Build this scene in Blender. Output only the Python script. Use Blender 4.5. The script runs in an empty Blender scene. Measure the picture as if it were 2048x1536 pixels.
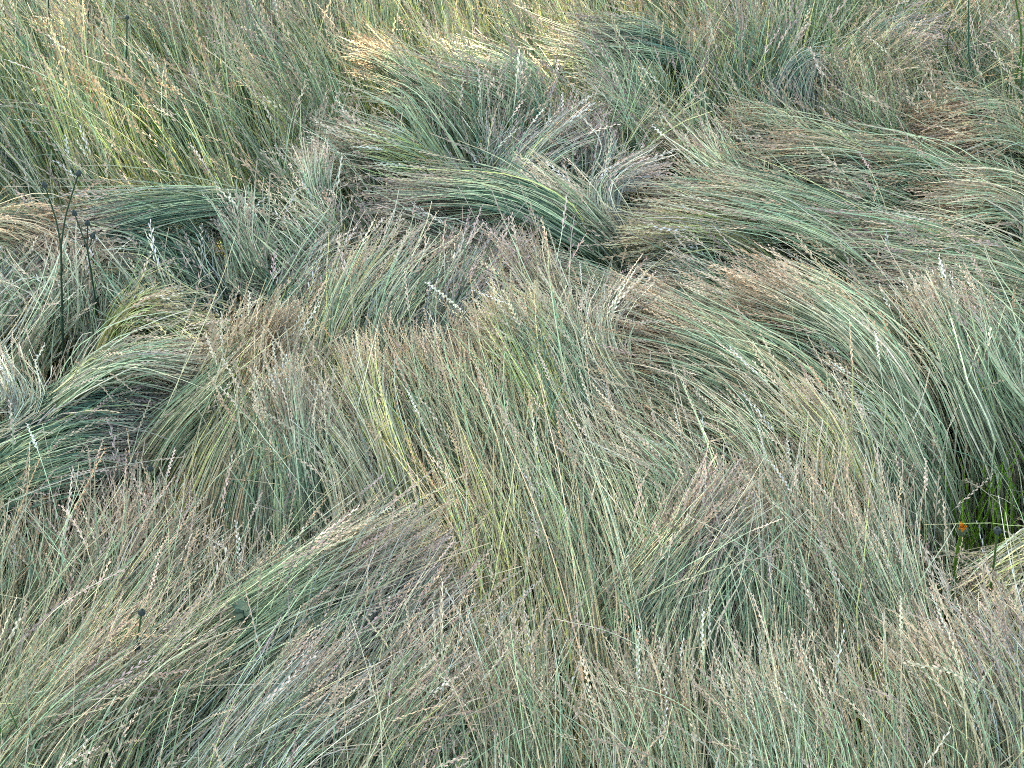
import bpy, math, random
import numpy as np
from mathutils import Vector

rng = np.random.default_rng(7)
random.seed(7)
R = math.radians
scene = bpy.context.scene
COL = scene.collection

# ------------------------------------------------------------------ camera
PITCH = 39.0                      # degrees below the horizon
EYE = 1.75
cam_data = bpy.data.cameras.new('camera')
cam_data.sensor_width = 36.0
cam_data.lens = 18.0 / math.tan(R(25.0))
cam_data.clip_start = 0.05
cam_data.clip_end = 500.0
cam = bpy.data.objects.new('camera', cam_data)
COL.objects.link(cam)
cam.location = (0, 0, EYE)
cam.rotation_euler = (R(90.0 - PITCH), 0, 0)
scene.camera = cam

# ------------------------------------------------------------------ world and sun
SUN_ELEV, SUN_AZ = 42.0, 125.0     # azimuth of the sun counted counter-clockwise from +x
sun_dir = np.array([math.cos(R(SUN_ELEV)) * math.cos(R(SUN_AZ)), math.cos(R(SUN_ELEV)) * math.sin(R(SUN_AZ)), math.sin(R(SUN_ELEV))])
world = bpy.data.worlds.new('World')
scene.world = world
world.use_nodes = True
wn = world.node_tree
wn.nodes.clear()
wo = wn.nodes.new('ShaderNodeOutputWorld')
wb = wn.nodes.new('ShaderNodeBackground')
ws = wn.nodes.new('ShaderNodeTexSky')
ws.sky_type = 'NISHITA'
ws.sun_disc = False
ws.sun_elevation = R(SUN_ELEV)
ws.sun_rotation = R(90.0 - SUN_AZ)
ws.air_density = 1.0
ws.dust_density = 2.5
ws.ozone_density = 1.0
wb.inputs['Strength'].default_value = 0.085
wn.links.new(ws.outputs[0], wb.inputs[0])
wn.links.new(wb.outputs[0], wo.inputs[0])
sun_data = bpy.data.lights.new('sun', 'SUN')
sun_data.energy = 4.5
sun_data.angle = R(0.53)
sun_data.color = (1.0, 0.93, 0.80)
sun = bpy.data.objects.new('sun', sun_data)
COL.objects.link(sun)
sun.location = (0, 0, 20)
sun.rotation_euler = Vector(sun_dir).to_track_quat('Z', 'Y').to_euler()
scene.view_settings.view_transform = 'Standard'
scene.view_settings.look = 'None'
scene.view_settings.gamma = 1.0
scene.view_settings.exposure = 3.3
scene.view_settings.use_curve_mapping = False
scene.view_settings.use_white_balance = True            # the camera balanced for open shade
scene.view_settings.white_balance_temperature = 8000
scene.view_settings.white_balance_tint = 8
scene.cycles.use_denoising = False
scene.cycles.max_bounces = 8
scene.cycles.diffuse_bounces = 3
scene.cycles.filter_width = 0.95
scene.cycles.transmission_bounces = 4

# ------------------------------------------------------------------ helpers
F_PX = 1024.0 / math.tan(R(25.0))
cp, sp = math.cos(R(PITCH)), math.sin(R(PITCH))
def at(px, py, h):
    """the point of the meadow at height h that lies at this place of the photograph (2048 x 1536)"""
    X = (px - 1024.0) / F_PX; Y = (768.0 - py) / F_PX
    d = np.array([X, cp + Y * sp, -sp + Y * cp])
    t = (h - EYE) / d[2]
    return np.array([0, 0, EYE]) + d * t
def pix(P):
    P = np.asarray(P) - np.array([0, 0, EYE])
    z = P[..., 1] * cp - P[..., 2] * sp
    y = P[..., 1] * sp + P[..., 2] * cp
    return 1024 + F_PX * P[..., 0] / z, 768 - F_PX * y / z
def tag(o, label=None, cat=None, group=None, kind=None):
    if label: o['label'] = label
    if cat: o['category'] = cat
    if group: o['group'] = group
    if kind: o['kind'] = kind
    return o
def norm(v):
    return v / np.maximum(np.linalg.norm(v, axis=-1, keepdims=True), 1e-9)

def plant_material(name, rough=0.55, transl=0.28, spec=0.35, noise=0.25):
    m = bpy.data.materials.new(name); m.use_nodes = True
    n = m.node_tree; n.nodes.clear()
    out = n.nodes.new('ShaderNodeOutputMaterial')
    p = n.nodes.new('ShaderNodeBsdfPrincipled')
    tr = n.nodes.new('ShaderNodeBsdfTranslucent')
    mx = n.nodes.new('ShaderNodeMixShader')
    at_ = n.nodes.new('ShaderNodeAttribute'); at_.attribute_name = 'tint'
    tc = n.nodes.new('ShaderNodeTexCoord')
    no = n.nodes.new('ShaderNodeTexNoise'); no.inputs['Scale'].default_value = 160.0; no.inputs['Detail'].default_value = 2.0
    mr = n.nodes.new('ShaderNodeMapRange')
    mr.inputs['From Min'].default_value = 0.3; mr.inputs['From Max'].default_value = 0.7
    mr.inputs['To Min'].default_value = 1.0 - noise; mr.inputs['To Max'].default_value = 1.0 + noise
    mul = n.nodes.new('ShaderNodeMix'); mul.data_type = 'RGBA'; mul.blend_type = 'MULTIPLY'; mul.inputs[0].default_value = 1.0
    n.links.new(tc.outputs['Object'], no.inputs['Vector'])
    n.links.new(no.outputs[0], mr.inputs['Value'])
    n.links.new(at_.outputs['Color'], mul.inputs[6])
    n.links.new(mr.outputs[0], mul.inputs[7])
    n.links.new(mul.outputs[2], p.inputs['Base Color'])
    n.links.new(mul.outputs[2], tr.inputs['Color'])
    p.inputs['Roughness'].default_value = rough
    p.inputs['Specular IOR Level'].default_value = spec
    mx.inputs[0].default_value = transl
    n.links.new(p.outputs[0], mx.inputs[1]); n.links.new(tr.outputs[0], mx.inputs[2])
    n.links.new(mx.outputs[0], out.inputs['Surface'])
    return m
MAT_STEM = plant_material('grass_stem', 0.6, 0.14, 0.18)
MAT_HEAD = plant_material('seed_head', 0.85, 0.18, 0.08, 0.35)
MAT_LEAF = plant_material('weed_leaf', 0.5, 0.3, 0.4)

class Soup:
    """vertices, quads and a tint per vertex, gathered as arrays and linked as one mesh"""
    def __init__(self):
        self.v, self.q, self.c, self.n = [], [], [], 0
    def add(self, v, q, c):
        self.v.append(v.reshape(-1, 3)); self.q.append(q.reshape(-1, 4) + self.n); self.c.append(c.reshape(-1, 3))
        self.n += v.reshape(-1, 3).shape[0]
    def build(self, name, mat, parent=None, origin=None):
        if not self.n: return None
        v = np.concatenate(self.v).astype(np.float32); q = np.concatenate(self.q).astype(np.int32); c = np.concatenate(self.c)
        if origin is not None: v = v - np.asarray(origin, dtype=np.float32)
        me = bpy.data.meshes.new(name)
        me.vertices.add(len(v)); me.vertices.foreach_set('co', v.ravel())
        me.loops.add(q.size); me.loops.foreach_set('vertex_index', q.ravel())
        me.polygons.add(len(q)); me.polygons.foreach_set('loop_start', np.arange(0, q.size, 4, dtype=np.int32))
        me.polygons.foreach_set('loop_total', np.full(len(q), 4, dtype=np.int32))
        a = me.attributes.new('tint', 'FLOAT_COLOR', 'POINT')
        a.data.foreach_set('color', np.concatenate([c, np.ones((len(c), 1))], 1).astype(np.float32).ravel())
        me.update(calc_edges=True)
        me.materials.append(mat)
        o = bpy.data.objects.new(name, me); COL.objects.link(o)
        if parent: o.parent = parent
        return o

# colours of stems and seed heads (real reflectances)
STEM = {
    'G': [(0.223, 0.340, 0.213), (0.269, 0.374, 0.230), (0.183, 0.290, 0.182), (0.322, 0.385, 0.245)],
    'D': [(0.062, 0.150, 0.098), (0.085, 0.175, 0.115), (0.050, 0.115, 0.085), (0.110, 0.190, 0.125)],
    'Y': [(0.334, 0.409, 0.154), (0.390, 0.430, 0.186), (0.275, 0.375, 0.168), (0.415, 0.406, 0.208)],
    'S': [(0.380, 0.360, 0.232), (0.323, 0.327, 0.207), (0.264, 0.305, 0.191), (0.426, 0.382, 0.264)],
    'W': [(0.425, 0.450, 0.319), (0.482, 0.472, 0.340), (0.356, 0.418, 0.299), (0.286, 0.362, 0.245)],
    'B': [(0.275, 0.338, 0.292), (0.332, 0.371, 0.322), (0.229, 0.294, 0.260), (0.378, 0.393, 0.345)],
}
HEAD = {
    'T': [(0.379, 0.327, 0.244), (0.323, 0.278, 0.210), (0.439, 0.387, 0.304), (0.287, 0.258, 0.205)],
    'O': [(0.332, 0.249, 0.159), (0.277, 0.210, 0.142), (0.391, 0.308, 0.211), (0.264, 0.219, 0.167)],
    'P': [(0.293, 0.250, 0.233), (0.365, 0.316, 0.286), (0.245, 0.208, 0.203), (0.413, 0.350, 0.311)],
    'W': [(0.503, 0.465, 0.383), (0.435, 0.405, 0.330), (0.543, 0.505, 0.423), (0.367, 0.345, 0.278)],
    'Y': [(0.416, 0.386, 0.228), (0.362, 0.347, 0.212), (0.456, 0.418, 0.276), (0.318, 0.318, 0.205)],
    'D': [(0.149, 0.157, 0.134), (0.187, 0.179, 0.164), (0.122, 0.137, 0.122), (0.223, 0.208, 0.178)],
}
def tints(table, key, n, stray=0.07):
    keys = list(key)
    allk = list(table)
    out = np.empty((n, 3))
    pick = rng.integers(0, len(keys), n); j = rng.integers(0, 4, n); wild = rng.random(n) < stray; w = rng.integers(0, len(allk), n)
    T = np.array([table[k] for k in allk])
    idx = np.array([allk.index(k) for k in keys])[pick]
    idx = np.where(wild, w, idx)
    out = T[idx, j]
    tone = (1.10, 0.98, 0.93) if table is HEAD else (1.0, 1.0, 1.0)
    out = out * np.clip(rng.lognormal(0.0, 0.40, (n, 1)), 0.38, 1.75) * tone * rng.lognormal(0, 0.025, (n, 3))
    return np.clip(out, 0.02, 0.72)

def strands(stem_soup, head_soup, P, rad, stem_tint, head_tint, head_len, spikelets, plump=1.0, head_share=0.55):
    """P (N,K,3): centre lines from the ground to the tip; flat blades of grass stem, spikelets along the last head_len metres"""
    N, K, _ = P.shape
    T = norm(np.gradient(P, axis=1))
    ref = rng.normal(0, 0.55, (N, 1, 3)) + np.array([0, -0.35, 1.0])
    S = np.cross(T, ref); ln = np.linalg.norm(S, axis=-1, keepdims=True)
    S = norm(np.where(ln < 1e-3, np.array([1.0, 0, 0]), S))
    taper = np.linspace(1.15, 0.55, K)[None, :, None]
    cd = np.linalg.norm(P[:, K // 2] - np.array([0, 0, EYE]), axis=-1)
    rad = rad * np.clip(cd / 1.7, 1.0, 1.8)
    r = rad[:, None, None] * taper
    V = np.stack([P - S * r, P + S * r], 2)                     # N,K,2,3
    base = (np.arange(N) * K * 2)[:, None] + (np.arange(K - 1) * 2)[None, :]
    Q = np.stack([base, base + 1, base + 3, base + 2], -1)
    # stems are drier towards the root, greener higher up
    s = np.linspace(0, 1, K)[None, :, None]
    dry = np.array([1.10, 0.96, 0.86]); grn = np.array([0.97, 1.02, 1.0])
    C = stem_tint[:, None, :] * (dry * (1 - s) + grn * s)
    hb = np.clip((s - 0.80) / 0.15, 0, 1) * 0.6
    C = C * (1 - hb) + head_tint[:, None, :] * hb
    stem_soup.add(V, Q, np.repeat(C[:, :, None, :], 2, 2))
    if spikelets <= 0: return
    sel = rng.random(N) < head_share
    P, T, rad, head_tint, head_len = P[sel], T[sel], rad[sel], head_tint[sel], head_len[sel] * rng.uniform(0.6, 1.1, sel.sum()); N = len(P)
    if N == 0: return
    seg = np.linalg.norm(np.diff(P, axis=1), axis=-1)
    cum = np.concatenate([np.zeros((N, 1)), np.cumsum(seg, 1)], 1)
    L = cum[:, -1]
    M = spikelets
    f = np.linspace(0, 1, M)[None, :]
    d = L[:, None] - head_len[:, None] * (1 - f)               # distance along each strand
    d = np.clip(d, 0, L[:, None] - 1e-5)
    k = np.zeros((N, M), int)
    for j in range(1, K - 1): k += (d >= cum[:, j:j + 1])
    ii = np.arange(N)[:, None]
    u = (d - cum[ii, k]) / np.maximum(seg[ii, k], 1e-9)
    A = P[ii, k] * (1 - u[..., None]) + P[ii, k + 1] * u[..., None]
    Tt = T[ii, k] * (1 - u[..., None]) + T[ii, k + 1] * u[..., None]
    Sd = norm(np.cross(Tt, rng.normal(0, 0.8, (N, 1, 3)) + np.array([0, -0.3, 1.0])))
    Nm = norm(np.cross(Tt, Sd))
    sgn = np.where(np.arange(M) % 2 == 0, 1.0, -1.0)[None, :, None]
    spread = rng.uniform(0.12, 0.38, (N, 1, 1))
    D = norm(Tt + Sd * sgn * spread + rng.normal(0, 0.07, (N, M, 3)))
    l = (head_len / M * 1.75)[:, None, None] * (1.0 - 0.35 * f[..., None]) * rng.uniform(0.8, 1.2, (N, M, 1))
    w = (rad[:, None, None] * 1.35 * plump) * (1.0 - 0.45 * np.abs(f[..., None] * 1.6 - 0.6)) * rng.uniform(0.8, 1.25, (N, M, 1))
    A = A + Sd * sgn * rad[:, None, None] * 0.7
    Wd = norm(np.cross(D, Nm))
    V = np.stack([A, A + D * l * 0.45 + Wd * w, A + D * l, A + D * l * 0.45 - Wd * w], 2)
    Q = np.arange(N * M * 4).reshape(-1, 4)
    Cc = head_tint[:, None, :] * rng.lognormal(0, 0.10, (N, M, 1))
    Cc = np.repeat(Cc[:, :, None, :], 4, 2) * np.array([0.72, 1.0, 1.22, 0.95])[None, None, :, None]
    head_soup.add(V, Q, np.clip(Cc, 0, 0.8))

def spline(pts, t):
    """Catmull-Rom through pts (n,3) at t in [0,1], extended straight past both ends"""
    pts = np.asarray(pts); n = len(pts)
    e = np.vstack([2 * pts[0] - pts[1], pts, 2 * pts[-1] - pts[-2]])
    x = np.clip(t, 0, 1) * (n - 1); k = np.minimum(x.astype(int), n - 2); u = (x - k)[..., None]
    p0, p1, p2, p3 = e[k], e[k + 1], e[k + 2], e[k + 3]
    q = 0.5 * (2 * p1 + (p2 - p0) * u + (2 * p0 - 5 * p1 + 4 * p2 - p3) * u ** 2 + (3 * p1 - p0 - 3 * p2 + p3) * u ** 3)
    over = (t - np.clip(t, 0, 1))[..., None] * (n - 1)
    endt = np.where(over > 0, pts[-1] - pts[-2], pts[1] - pts[0])
    return q + over * endt * 0.9

# ------------------------------------------------------------------ the ground
def make_ground():
    m = bpy.data.materials.new('meadow_soil'); m.use_nodes = True
    n = m.node_tree; p = n.nodes['Principled BSDF']
    tc = n.nodes.new('ShaderNodeTexCoord'); no = n.nodes.new('ShaderNodeTexNoise'); cr = n.nodes.new('ShaderNodeValToRGB')
    no.inputs['Scale'].default_value = 14; no.inputs['Detail'].default_value = 8
    cr.color_ramp.elements[0].color = (0.020, 0.022, 0.012, 1); cr.color_ramp.elements[0].position = 0.35
    cr.color_ramp.elements[1].color = (0.065, 0.060, 0.030, 1); cr.color_ramp.elements[1].position = 0.7
    n.links.new(tc.outputs['Object'], no.inputs['Vector']); n.links.new(no.outputs[0], cr.inputs[0]); n.links.new(cr.outputs[0], p.inputs['Base Color'])
    p.inputs['Roughness'].default_value = 0.95
    xs = np.concatenate([[-60, -25, -10], np.linspace(-5, 5, 81), [10, 25, 60]]); ys = np.concatenate([[-40, -15, -5], np.linspace(-2, 8, 81), [15, 30, 80]])
    X, Y = np.meshgrid(xs, ys)
    Z = 0.018 * np.sin(X * 3.1 + 1) * np.cos(Y * 2.7) + 0.012 * np.sin(X * 9 + Y * 7) - 0.02
    v = np.stack([X, Y, Z], -1).reshape(-1, 3); w = len(xs)
    i = (np.arange(len(ys) - 1)[:, None] * w + np.arange(w - 1)[None, :])
    q = np.stack([i, i + 1, i + w + 1, i + w], -1)
    s = Soup(); s.add(v, q, np.full((len(v), 3), 0.05))
    o = s.build('ground', m); tag(o, kind='structure'); return o
make_ground()

# ------------------------------------------------------------------ unseen tree placed to shade the meadow, leaves left out to shape sun patches
SUNNY = [(560, -10, 90, 34), (1190, 0, 100, 30), (760, -20, 120, 30), (100, 10, 70, 24), (930, 60, 90, 34), (480, 70, 50, 30), (700, 55, 120, 64), (640, 15, 90, 30), (800, 90, 60, 34), (880, 20, 60, 28), (1040, 25, 110, 34), (290, 205, 90, 46), (165, 215, 60, 44), (150, 290, 30, 20), (1130, 90, 40, 18), (20, 70, 40, 24), (590, 60, 60, 26)]
def tube(soup, pts, rads, tint, sides=8):
    pts = np.asarray(pts, float); K = len(pts); T = norm(np.gradient(pts, axis=0))
    a = norm(np.cross(T, np.array([0.31, 0.17, 0.93]) if abs(T[0, 2]) < 0.9 else np.array([0.93, 0.31, 0.1]))); b = np.cross(T, a)
    th = np.linspace(0, 2 * np.pi, sides, endpoint=False)
    V = pts[:, None] + (a[:, None] * np.cos(th)[None, :, None] + b[:, None] * np.sin(th)[None, :, None]) * np.asarray(rads)[:, None, None]
    i = np.arange(K - 1)[:, None] * sides; j = np.arange(sides)[None, :]; j2 = (j + 1) % sides
    Q = np.stack([i + j, i + j2, i + sides + j2, i + sides + j], -1)
    C = np.broadcast_to(np.asarray(tint, float), (K * sides, 3)) if np.ndim(tint) == 1 else np.repeat(np.asarray(tint), sides, 0)
    soup.add(V, Q, np.array(C))
def make_tree():
    base = np.array([0.2, 2.6, 0.0]) + sun_dir * 13.0; cz = base[2]; base[2] = 0
    e = bpy.data.objects.new('shade_tree', None); COL.objects.link(e); e.location = base
    tag(e, 'tall leafy tree out of view, placed to shade the grass, crown gaps cut for sun patches', 'tree')
    bark = Soup(); limb = Soup(); leaf = Soup(); O = base
    top = base + np.array([0, 0, cz])
    tp = spline(np.array([base + (-3, 0, 0), base + (-2.1, 0.05, cz * .35), base + (-.9, .1, cz * .7), top + (0, 0, 2.0)]), np.linspace(0, 1, 14))
    tube(bark, tp, np.linspace(0.30, 0.06, 14), (0.12, 0.09, 0.065), 12)
    for k in range(16):
        s0 = tp[4 + k // 2 % 9]; a = k * 2.4; end = top + np.array([math.cos(a) * 3.4, math.sin(a) * 3.4, rng.uniform(-1.5, 1.8)])
        tube(limb, spline(np.array([s0, s0 * .5 + end * .5 + (0, 0, .3), end]), np.linspace(0, 1, 8)), np.linspace(0.09, 0.02, 8), (0.12, 0.09, 0.065), 7)
    n = 46000; lobes = 110
    lc = norm(rng.normal(0, 1, (lobes, 3))) * rng.uniform(0.3, 1.0, (lobes, 1)) * np.array([3.9, 3.9, 3.3]) + top
    u = rng.integers(0, lobes, n); c = lc[u] + rng.normal(0, 0.55, (n, 3))
    hit = c - sun_dir * ((c[:, 2:] - 0.42) / sun_dir[2])
    px, py = pix(hit)
    drop = np.zeros(n)
    for x, y, rx, ry in SUNNY:
        drop = np.maximum(drop, np.exp(-(((px - x) / (rx * 1.5 + 25)) ** 2 + ((py - y) / (ry * 1.5 + 25)) ** 2) ** 2 * 0.8))
    vis = (hit[:, 1] > 0) & (px > -900) & (px < 3000)
    keep = ~(vis & (rng.random(n) < drop * 1.0)); c = c[keep]; n = len(c)
    A = norm(rng.normal(0, 1, (n, 3)) + (0, 0, -.5)); B = norm(np.cross(A, rng.normal(0, 1, (n, 3)))); l = rng.uniform(.09, .15, (n, 1)); c = c - A * l * .5
    V = np.stack([c, c + A * l * .5 + B * l * .36, c + A * l, c + A * l * .5 - B * l * .36], 1)
    col = np.array([0.05, 0.11, 0.025]) * rng.lognormal(0, .25, (n, 1)); leaf.add(V, np.arange(n * 4).reshape(-1, 4), np.repeat(col, 4, 0))
    bark.build('trunk', MAT_LEAF, e, O); limb.build('limb', MAT_LEAF, e, O); tag(leaf.build('crown', MAT_LEAF, e, O), kind='stuff')
make_tree()

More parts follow.
